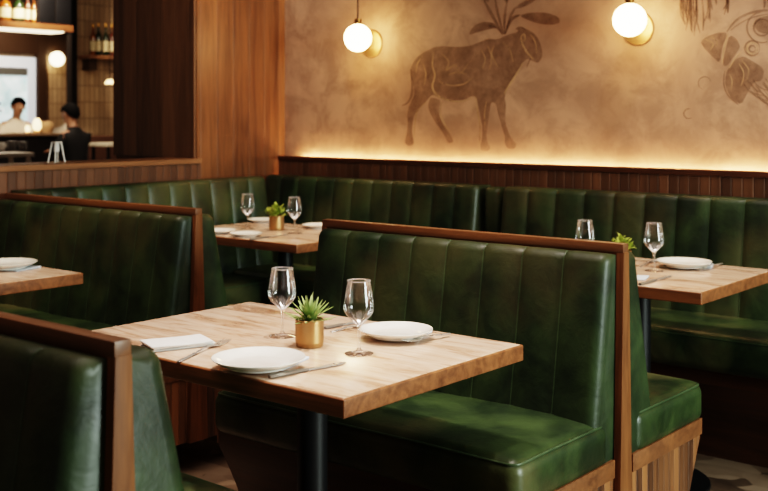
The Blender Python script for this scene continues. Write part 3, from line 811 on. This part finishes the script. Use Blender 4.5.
# bar counter, hanging shelf, cabinet
XC = -10.8
ye = at_x(71, 0, XC).y
t = thing('bar_counter', 'long dark bar counter with pale top in front of the window', 'bar counter', (XC, ye - 1.3, 0))
zc = at_x(35, 133.5, XC).z
MB().box(-.55, 0, -1.5, 1.3, 0, zc - .03).build('front_panel', M['bar_dark'], t)
MB().box(-.60, .03, -1.5, 1.33, zc - .03, zc, .004).build('counter_top', M['bar_top'], t)
ys = at_x(73.5, 0, XC).y; zs = at_x(73, 29.5, XC).z
sh = thing('hanging_shelf', 'wooden hanging bottle shelf above the bar with glowing underside strip', 'shelf', (XC, ys, zs))
MB().box(-.38, 0, -2.4, 0, -.03, .045, .003).build('shelf_board', M['walnut'], sh)
MB().box(-.30, -.012, -2.4, -.12, -.046, -.031).build('light_strip', M['led_shelf'], sh)
MB().box(-.05, -.01, -.06, -.015, -(zs - zc), -.03).build('post', M['bar_dark'], sh)
yk = at_x(38.5, 0, XC - .03).y
cb = thing('wall_cabinet', 'black cabinet standing on the hanging shelf beside the bottles', 'cabinet', (XC - .19, (yk + ys) / 2, zs + .046))
MB().box(-.15, .15, -(ys - yk) / 2, (ys - yk) / 2 - .01, 0, .62, .004).build('carcass', M['bar_dark'], cb)
for s in (-1, 1):
    w = (ys - yk) / 4; m0 = s * w
    MB().box(.151, .165, m0 - w + .008, m0 + w - .012, .01, .61, .002).build('cabinet_door', M['black'], cb)

def bottle(loc, H, r, mat, label, group, cap='foil'):
    t = thing('liquor_bottle', label, 'bottle', loc, 0, group)
    MB().lathe([(0, 0), (r * .9, 0), (r, .01), (r, H * .56), (r * .92, H * .62), (r * .5, H * .70), (r * .32, H * .76), (r * .30, H * .93), (r * .36, H * .935), (r * .36, H * .955), (0, H * .955)], 20).build('bottle_body', M[mat], t, 50)
    MB().lathe([(r * 1.015, H * .14), (r * 1.015, H * .46)], 20).build('paper_label', M['paper'], t, 50)
    MB().lathe([(r * .37, H * .90), (r * .37, H), (0, H)], 16).build('stopper', M[cap], t, 50)
    return t
for px, mat, lab in ((5, 'amber', 'large amber bottle with cream label on the hanging shelf, nearest the picture edge'), (18.5, 'green_glass', 'green bottle with cream label on the hanging shelf, between amber and rust bottles'), (27.8, 'rust_glass', 'slim rust coloured bottle on the hanging shelf next to the green bottle'), (34.6, 'amber', 'slim amber bottle on the hanging shelf beside the black cabinet')):
    p = at_x(px, 20, XC - .12)
    bottle((p.x, p.y, zs + .046), .33, .065 if px < 20 else .032, mat, lab, 'bottles on the hanging shelf')
# little shelf on the tiled wall
p = at_x(83.5, 55, XB + .13)
s2 = thing('bottle_shelf', 'short wooden shelf with bracket on the tiled wall', 'shelf', (XB, p.y, p.z))
MB().box(.002, .26, 0, .62, -.045, .0, .003).build('shelf_board', M['oak_cap'], s2)
MB().box(.002, .16, .07, .19, -.19, -.045, .003).build('bracket', M['brown_trim'], s2)
for px, H, mat, lab in ((93, .40, 'amber', 'amber bottle on the tiled wall shelf, closest to its open end'), (98.5, .42, 'green_glass', 'green bottle with pale label on the tiled wall shelf next to the amber one'), (104, .0, None, ''), (106, .42, 'green_glass', 'green bottle on the tiled wall shelf, second from the pillar'), (112, .42, 'rust_glass', 'rust bottle on the tiled wall shelf beside the pillar')):
    if mat is None: continue
    q = at_x(px, 52, XB + .13); bottle((XB + .13, q.y, p.z + .0005), H, .038, mat, lab, 'bottles on the tiled wall shelf')
for px in (88.5, 91.5):
    pass
# far globe lamp
q = at_x(57, 59, XF + .12)
g = thing('globe_sconce', 'small glowing globe lamp on the wall of the bar', 'wall lamp', (XF + .001, q.y, q.z), 0)
MB().lathe([(0, 0), (.06, 0), (.06, .02), (0, .02)], 24).xform(Matrix.Rotation(PI / 2, 4, 'Y')).build('backplate', M['brass'], g, 40)
MB().lathe([(.105 * math.sin(a), -.105 * math.cos(a)) for a in [PI * i / 14 for i in range(15)]], 28, (.12, 0, 0)).build('glass_globe', M['globe_far'], g, 60)
q = at_x(110, 84, XB + .35)
g = thing('pendant_lamp', 'small glowing dome pendant lamp in front of the tiled wall', 'pendant lamp', (XB + .35, q.y, q.z), 0)
MB().lathe([(.066, 0), (.06, .022), (.04, .045), (.018, .058), (0, .06)], 24).build('lamp_shade', M['lamp_warm'], g, 50)
MB().tube([(0, 0, .058), (0, 0, 3.12 - q.z)], .006, 6).build('cord', M['cord'], g)

# ------------------------------------------------------------------ people at the bar
def skin_mesh(name, pts, edges, rad, mat, parent, root=0, sub=2, loc=None):
    me = bpy.data.meshes.new(name); me.from_pydata([Vector(p) for p in pts], edges, [])
    o = bpy.data.objects.new(name + '_tmp', me); C.objects.link(o)
    md = o.modifiers.new('s', 'SKIN'); md.use_smooth_shade = True
    for i, v in enumerate(me.skin_vertices[0].data):
        r = rad[i]; v.radius = r if isinstance(r, tuple) else (r, r); v.use_root = (i == root)
    sm = o.modifiers.new('u', 'SUBSURF'); sm.levels = sub; sm.render_levels = sub
    bpy.context.view_layer.update()
    ev = o.evaluated_get(bpy.context.evaluated_depsgraph_get())
    m2 = bpy.data.meshes.new_from_object(ev); m2.name = name
    bpy.data.objects.remove(o); bpy.data.meshes.remove(me)
    m2.materials.clear()
    for p in m2.polygons: p.use_smooth = True
    return link(name, m2, mat, parent)
def person(label, xw, px, py, rz, seated, top, garment, hands, lean=.0, tilt=0.0, group='people at the bar'):
    """local frame: faces +X, feet/hip height from z=0; hands: two target points"""
    hip = .74 if seated else .92
    q = at_x(px, py, xw)
    t = thing('person', label, 'person', (xw, q.y, 0), rz, group)
    t.scale = (q.z / (hip + .80),) * 3
    def P(x, y, z): return (x + lean * (z - hip) if z > hip else x, y, z)
    pts, ed, rad = [], [], []
    def add(p, r, par=None):
        pts.append(p); rad.append(r); i = len(pts) - 1
        if par is not None: ed.append((par, i))
        return i
    pel = add(P(0, 0, hip), (.13, .10)); wa = add(P(0, 0, hip + .17), (.115, .09), pel); ch = add(P(.0, 0, hip + .36), (.145, .10), wa)
    nb = add(P(0, 0, hip + .50), (.07, .06), ch); nk = add(P(.015, 0, hip + .55), .048, nb)
    hd = add(P(.03 + tilt * .04, 0, hip + .615), (.068, .075), nk); hc = add(P(.035 + tilt * .08, 0, hip + .69), (.076, .092), hd); tp = add(P(.03 + tilt * .08, 0, hip + .75), (.05, .06), hc)
    arms = []
    for s, h in zip((1, -1), hands):
        sh_ = Vector(P(0, s * .185, hip + .45)); h = Vector(h); el = (sh_ + h) / 2 + Vector((-.06, s * .07, -.10))
        a = add(tuple(sh_), .054, ch); b = add(tuple(el), .043, a); w = add(tuple(h), .029, b)
        d = (h - el).normalized(); sd = Vector((-d.y, d.x, 0)).normalized()
        pm = add(tuple(h + d * .055), (.034, .018), w)
        for k in range(4):
            f1 = add(tuple(h + d * (.10 + .004 * (k in (1, 2))) + sd * (.027 - .018 * k) + Vector((0, 0, -.004))), .009, pm)
            add(tuple(h + d * (.145 + .01 * (k in (1, 2)) - .006 * (k == 3)) + sd * (.029 - .019 * k) + Vector((0, 0, -.022))), .0075, f1)
        th = add(tuple(h + d * .05 + sd * s * -.04), .010, w); add(tuple(h + d * .09 + sd * s * -.052 + Vector((0, 0, -.01))), .008, th)
        arms.append((a, b, w, sh_, el, h))
    legs = []
    for s in (1, -1):
        hj = add((0, s * .09, hip - .03), .085, pel)
        if seated: kn = add((.42, s * .11, hip - .01), .06, hj); an = add((.40, s * .11, hip - .40), .042, kn); add((.50, s * .12, hip - .43), (.04, .03), an)
        else: kn = add((.02, s * .10, .48), .06, hj); an = add((0, s * .10, .07), .042, kn); add((.13, s * .11, .03), (.042, .03), an)
        legs.append((hj, kn, an))
    skin_mesh('body', pts, ed, rad, M['skin'], t, 0)
    # face details on the head
    hx, hz = P(.035 + tilt * .08, 0, hip + .69)[0], hip + .68
    MB().lathe([(.012 * math.sin(a), -.018 * math.cos(a)) for a in [PI * i / 8 for i in range(9)]], 12, (hx + .092, 0, hz - .012)).build('nose', M['skin'], t, 60)
    for s in (-1, 1):
        MB().lathe([(.009 * math.sin(a), -.007 * math.cos(a)) for a in [PI * i / 6 for i in range(7)]], 10, (hx + .083, s * .03, hz + .015)).build('eye', M['hair'], t, 60)
        MB().lathe([(.014 * math.sin(a), -.026 * math.cos(a)) for a in [PI * i / 8 for i in range(9)]], 10, (hx - .005, s * .083, hz)).build('ear', M['skin'], t, 60)
    MB().rbox((hx + .075, -.024, hz - .052), (hx + .092, .024, hz - .042), .004, (3, 3, 1)).build('mouth', M['russet'], t, 60)
    hm = MB(); b = bmesh.new(); bmesh.ops.create_icosphere(b, subdivisions=4, radius=1.0)
    kill = []
    for v in b.verts:
        x, y, z = v.co; k = 1 + .05 * math.sin(17 * x + 11 * y) * math.sin(13 * z)
        if z < -.12 + .60 * max(0, x + .15) - .75 * max(0, -x - .1): kill.append(v)
        v.co = Vector((x * .116 * k, y * .100 * k, z * .122 * k))
    bmesh.ops.delete(b, geom=kill, context='VERTS')
    hm.merge(b).xform(Matrix.Translation((hx - .008, 0, hz + .022))).build('hair', M['hair'], t, 60)
    # clothing
    gp, ge, gr = [], [], []
    def ga(p, r, par=None):
        gp.append(p); gr.append(r); i = len(gp) - 1
        if par is not None: ge.append((par, i))
        return i
    g0 = ga(P(0, 0, hip - .02), (.155, .125)); g1 = ga(P(0, 0, hip + .17), (.14, .115), g0); g2 = ga(P(0, 0, hip + .36), (.175, .13), g1); g3 = ga(P(0, 0, hip + .49), (.12, .095), g2); ga(P(.0, 0, hip + .545), (.062, .06), g3)
    for s, (a, b_, w, sh_, el, h) in zip((1, -1), arms):
        i = ga(tuple(sh_ + Vector((0, 0, -.05))), .075, g2); j = ga(tuple(el), .068, i); ga(tuple(el.lerp(h, .86)), .044, j)
    skin_mesh(garment, gp, ge, gr, M[top], t, 0)
    lp, le, lr = [], [], []
    lp.append((0, 0, hip)); lr.append((.145, .12))
    for (hj, kn, an) in legs:
        b0 = len(lp)
        lp += [pts[hj], pts[kn], tuple(Vector(pts[kn]).lerp(Vector(pts[an]), .93))]; lr += [.10, .073, .055]; le += [(0, b0), (b0, b0 + 1), (b0 + 1, b0 + 2)]
    skin_mesh('trousers', lp, le, lr, M['trouser'], t, 0)
    return t
# direction towards the camera from the bar: roughly +X, -Y
person('person in white chef jacket with short black hair, standing behind the bar looking down', -11.75, 14, 98.5, math.radians(-10), False, 'white_cloth', 'chef_jacket', [(.28, .14, 1.12), (.26, -.16, 1.10)], lean=.12, tilt=.6)
person('person at the left picture edge, only black hair showing beside the chef', -12.5, -8, 102, math.radians(60), False, 'black_cloth', 'jacket', [(.22, .10, 1.12), (.22, -.10, 1.12)])
person('person in black jacket with short black hair, seated at the end of the bar', -10.2, 77, 104.5, math.radians(195), True, 'black_cloth', 'jacket', [(.30, .12, .98), (.30, -.12, .98)], lean=.10)
person('person in white shirt mostly hidden behind the seated person in black', -11.75, 68, 106, math.radians(-60), False, 'white_cloth', 'shirt', [(.2, .12, 1.1), (.2, -.12, 1.1)])
def stool(x, y, z, label):
    t = thing('bar_stool', label, 'stool', (x, y, 0))
    MB().lathe([(0, z - .05), (.17, z - .05), (.18, z - .03), (.17, z - .005), (0, z)], 28).build('seat', M['black'], t, 40)
    for i in range(4):
        a = PI / 4 + i * PI / 2; MB().tube([(.11 * math.cos(a), .11 * math.sin(a), z - .05), (.2 * math.cos(a), .2 * math.sin(a), 0)], .014, 8).build('leg', M['black'], t, 40)
    return t
q = at_x(77, 104.5, -10.2); stool(-10.2, q.y, q.z / 1.54 * .74 - .17 * q.z / 1.54, 'black round bar stool under the seated person in black')

# glowing lamps on the counter
def counter_lamp(px, py, h, r, label):
    c = at_x(px, py, XC - .12); t = thing('counter_lamp', label, 'lamp', (c.x, c.y, zc + .0005), 0, 'small glowing lamps on the bar counter')
    MB().lathe([(0, 0), (r, 0), (r, h * .12), (r * .5, h * .18), (0, h * .18)], 20).build('base', M['brass'], t, 40)
    MB().lathe([(r * .55, h * .18), (r, h * .38), (r * .9, h * .75), (r * .45, h), (0, h)], 20).build('lamp_shade', M['lamp_warm'], t, 50)
counter_lamp(27.5, 133, .09, .03, 'tiny glowing lamp on the bar counter beside the chef')
counter_lamp(37, 133, .17, .05, 'larger glowing lamp on the bar counter right of the chef')
c = at_x(46, 133, XC - .35)
t = thing('wicker_basket', 'rounded beige basket on the bar counter right of the glowing lamps', 'basket', (c.x, c.y, zc + .0005))
MB().lathe([(0, 0), (.07, 0), (.085, .06), (.08, .12), (.055, .145), (.05, .14), (.07, .115), (.075, .06), (.06, .01), (0, .01)], 28).build('basket_body', plain('beige_wicker', srgb(150, 118, 82), .8), t, 50)
MB().lathe([(.06 + .006 * math.cos(a), .142 + .006 * math.sin(a)) for a in [2 * PI * i / 8 for i in range(9)]], 28).build('rim', M['brown_trim'], t, 50)

# white service table with glassware
zq_ = .97
p = at_z(-36, 153, zq_); r_ = at_z(32, 153.5, zq_)
cxm, cym = (p.x + r_.x) / 2 - .12, (p.y + r_.y) / 2 + .06
t = thing('service_table', 'small white high table with cups and glasses in front of the dark bar front', 'table', (cxm + .02, cym, 0))
MB().box(-.17, .17, -.25, .25, zq_ - .035, zq_, .004).build('table_top', M['white_lac'], t)
for sx in (-1, 1):
    for sy in (-1, 1): MB().tube([(sx * .14, sy * .21, 0), (sx * .14, sy * .21, zq_ - .035)], .02, 8).build('leg', M['white_lac'], t, 40)
def cup(px, h, r, mat, name, lab, cat):
    a = at_z(px, 150.5, zq_); t = thing(name, lab, cat, (a.x - .03, a.y + .0, zq_ + .0005), 0, 'cups and glasses on the white service table')
    MB().lathe([(0, 0), (r * .8, 0), (r, h * .5), (r * .95, h), (r * .88, h), (r * .9, h * .5), (r * .7, .006), (0, .006)], 20).build('cup_body', M[mat], t, 50)
    if mat != 'glass':
        MB().tube([(0, r * .9, h * .75), (0, r * 1.5, h * .6), (0, r * .9, h * .3)], .006, 6).build('handle', M[mat], t, 40)
    else: MB().lathe([(r * .95, h), (r * .97, h + .003), (r * .88, h)], 20).build('rim', M['glass_rim'], t, 50)
cup(3.5, .075, .032, 'china', 'coffee_cup', 'white cup on the service table nearest the picture edge', 'cup')
cup(13, .085, .045, 'glass', 'water_tumbler', 'clear tumbler in the middle of the white service table', 'glass')
cup(24.5, .075, .045, 'glass', 'water_tumbler', 'clear tumbler at the right end of the white service table', 'glass')

# tapered white holder on the ledge of the low wall
a = at_z(56.5, 160.0, 1.072)
t = thing('card_holder', 'small tapered white open frame holder standing on the wooden ledge', 'holder', (-4.36, at_x(56.5, 0, -4.36).y, 1.0725), math.radians(8))
m = MB()
for sx in (-1, 1):
    for sy in (-1, 1): MB().tube([(sx * .024, sy * .029, .002), (sx * .012, sy * .016, .096)], .0036, 8).build('leg', M['white_lac'], t, 40)
MB().box(-.016, .016, -.020, .020, .093, .098, .001).build('top_plate', M['white_lac'], t)
MB().prism([(-.014, .052), (.014, .052), (.012, .094), (-.012, .094)], 'X', -.004, .004).build('card_clip', M['linen'], t)

# lit table by the tiled wall and bench back behind it
c = at_x(103, 144, -10.2)
t = thing('bar_table', 'bright lit white table top near the tiled wall, right of the seated person', 'table', (-10.35, c.y + .05, 0))
MB().box(-.18, .18, -.02, .45, c.z - .03, c.z + .01, .004).build('table_top', M['lit_top'], t)
for sx in (-1, 1):
    for y in (.03, .4): MB().tube([(sx * .14, y, 0), (sx * .14, y, c.z - .03)], .02, 8).build('leg', M['bar_dark'], t, 40)
c = at_x(103, 136, -11.1)
t = thing('bar_bench', 'russet bench against the tiled wall behind the lit white table', 'bench', (-11.2, c.y + .1, 0))
MB().rbox((-.08, -.24, .45), (.02, .5, c.z), .02, (3, 6, 3)).build('backrest', M['russet'], t, 50)
MB().rbox((-.05, -.24, .38), (.4, .5, .47), .02, (3, 6, 2)).build('seat', M['russet'], t, 50)
MB().box(-.04, .36, -.22, .48, 0, .38).build('plinth', M['bar_dark'], t)

# ------------------------------------------------------------------ light
def area(name, loc, target, size, power, col, size_y=None, spread=PI, shape='RECTANGLE'):
    L = bpy.data.lights.new(name, 'AREA'); L.energy = power; L.color = col; L.shape = shape; L.size = size
    if size_y: L.size_y = size_y
    L.spread = spread
    o = bpy.data.objects.new(name, L); C.objects.link(o); o.location = loc
    d = Vector(target) - Vector(loc); o.rotation_euler = d.to_track_quat('-Z', 'Y').to_euler()
    return o
def spot(name, loc, target, power, col, ang=60, blend=.6, r=.06):
    L = bpy.data.lights.new(name, 'SPOT'); L.energy = power; L.color = col; L.spot_size = math.radians(ang); L.spot_blend = blend; L.shadow_soft_size = r
    o = bpy.data.objects.new(name, L); C.objects.link(o); o.location = loc
    d = Vector(target) - Vector(loc); o.rotation_euler = d.to_track_quat('-Z', 'Y').to_euler()
    return o
WARM = (1.0, .82, .64); SOFT = (1.0, .87, .79); DAY = (.90, .96, 1.0)
spot('table_spot', (-1.75, 1.95, 2.9), (-1.80, 1.88, .75), 190, SOFT, 46, .8)
spot('table_spot', (-1.75, 3.45, 2.9), (-1.75, 3.48, .75), 115, WARM, 40, .8)
spot('table_spot', (-3.55, 3.55, 2.9), (-3.56, 3.58, .75), 160, WARM, 40, .8)
spot('table_spot', (-3.62, 1.85, 2.9), (-3.55, 2.05, .75), 120, WARM, 58, .9)
spot('bench_spot', (-1.2, 2.1, 2.95), (-1.65, 2.3, .5), 75, SOFT, 50, .9)
spot('bench_spot', (-1.6, 3.6, 2.95), (-1.9, 4.05, .6), 50, SOFT, 70, .9)
spot('pillar_spot', (-3.0, 3.2, 2.95), (-4.3, 3.95, 1.9), 58, SOFT, 60, .9)
area('window_light', (3.2, 2.9, 1.7), (-1.6, 2.4, .8), 1.4, 230, (.86, 1.0, .94), 1.9)
area('room_fill', (-1.6, 1.8, 3.08), (-1.6, 1.8, 0), 3.0, 36, SOFT, 3.0)
area('bar_fill', (-9.5, 6.2, 3.05), (-10.8, 6.6, 0), 2.5, 85, WARM, 3.0)
spot('bar_spot', (-10.2, 6.6, 3.0), (-11.8, 7.8, 1.6), 240, WARM, 80, .8)
spot('bar_spot', (-12.2, 7.6, 3.0), (-13.5, 7.7, 1.7), 150, WARM, 110, .9)  # added lamp to brighten the far wall and its trim
spot('bar_spot', (-10.25, 7.05, 3.0), (-10.35, 7.25, 1.0), 70, WARM, 30, .6)

W = bpy.data.worlds.new('room_ambience'); sc.world = W; W.use_nodes = True
W.node_tree.nodes['Background'].inputs[0].default_value = (1.0, .80, .60, 1); W.node_tree.nodes['Background'].inputs[1].default_value = .10

# ------------------------------------------------------------------ camera
cam = bpy.data.cameras.new('camera'); co = bpy.data.objects.new('camera', cam); C.objects.link(co)
co.location = (0, 0, HC); co.rotation_euler = (PI / 2, 0, PSI)
cam.sensor_width = 36.0; cam.lens = F / 768 * 36; cam.shift_y = -(245.5 - HOR) / 768; cam.clip_start = .05
cam.dof.use_dof = True; cam.dof.focus_distance = 2.62; cam.dof.aperture_fstop = 5.0
sc.camera = co
sc.view_settings.view_transform = 'Filmic'
sc.view_settings.look = 'High Contrast'
sc.view_settings.exposure = 0.33
sc.cycles.use_denoising = True
sc.cycles.max_bounces = 10; sc.cycles.transparent_max_bounces = 16
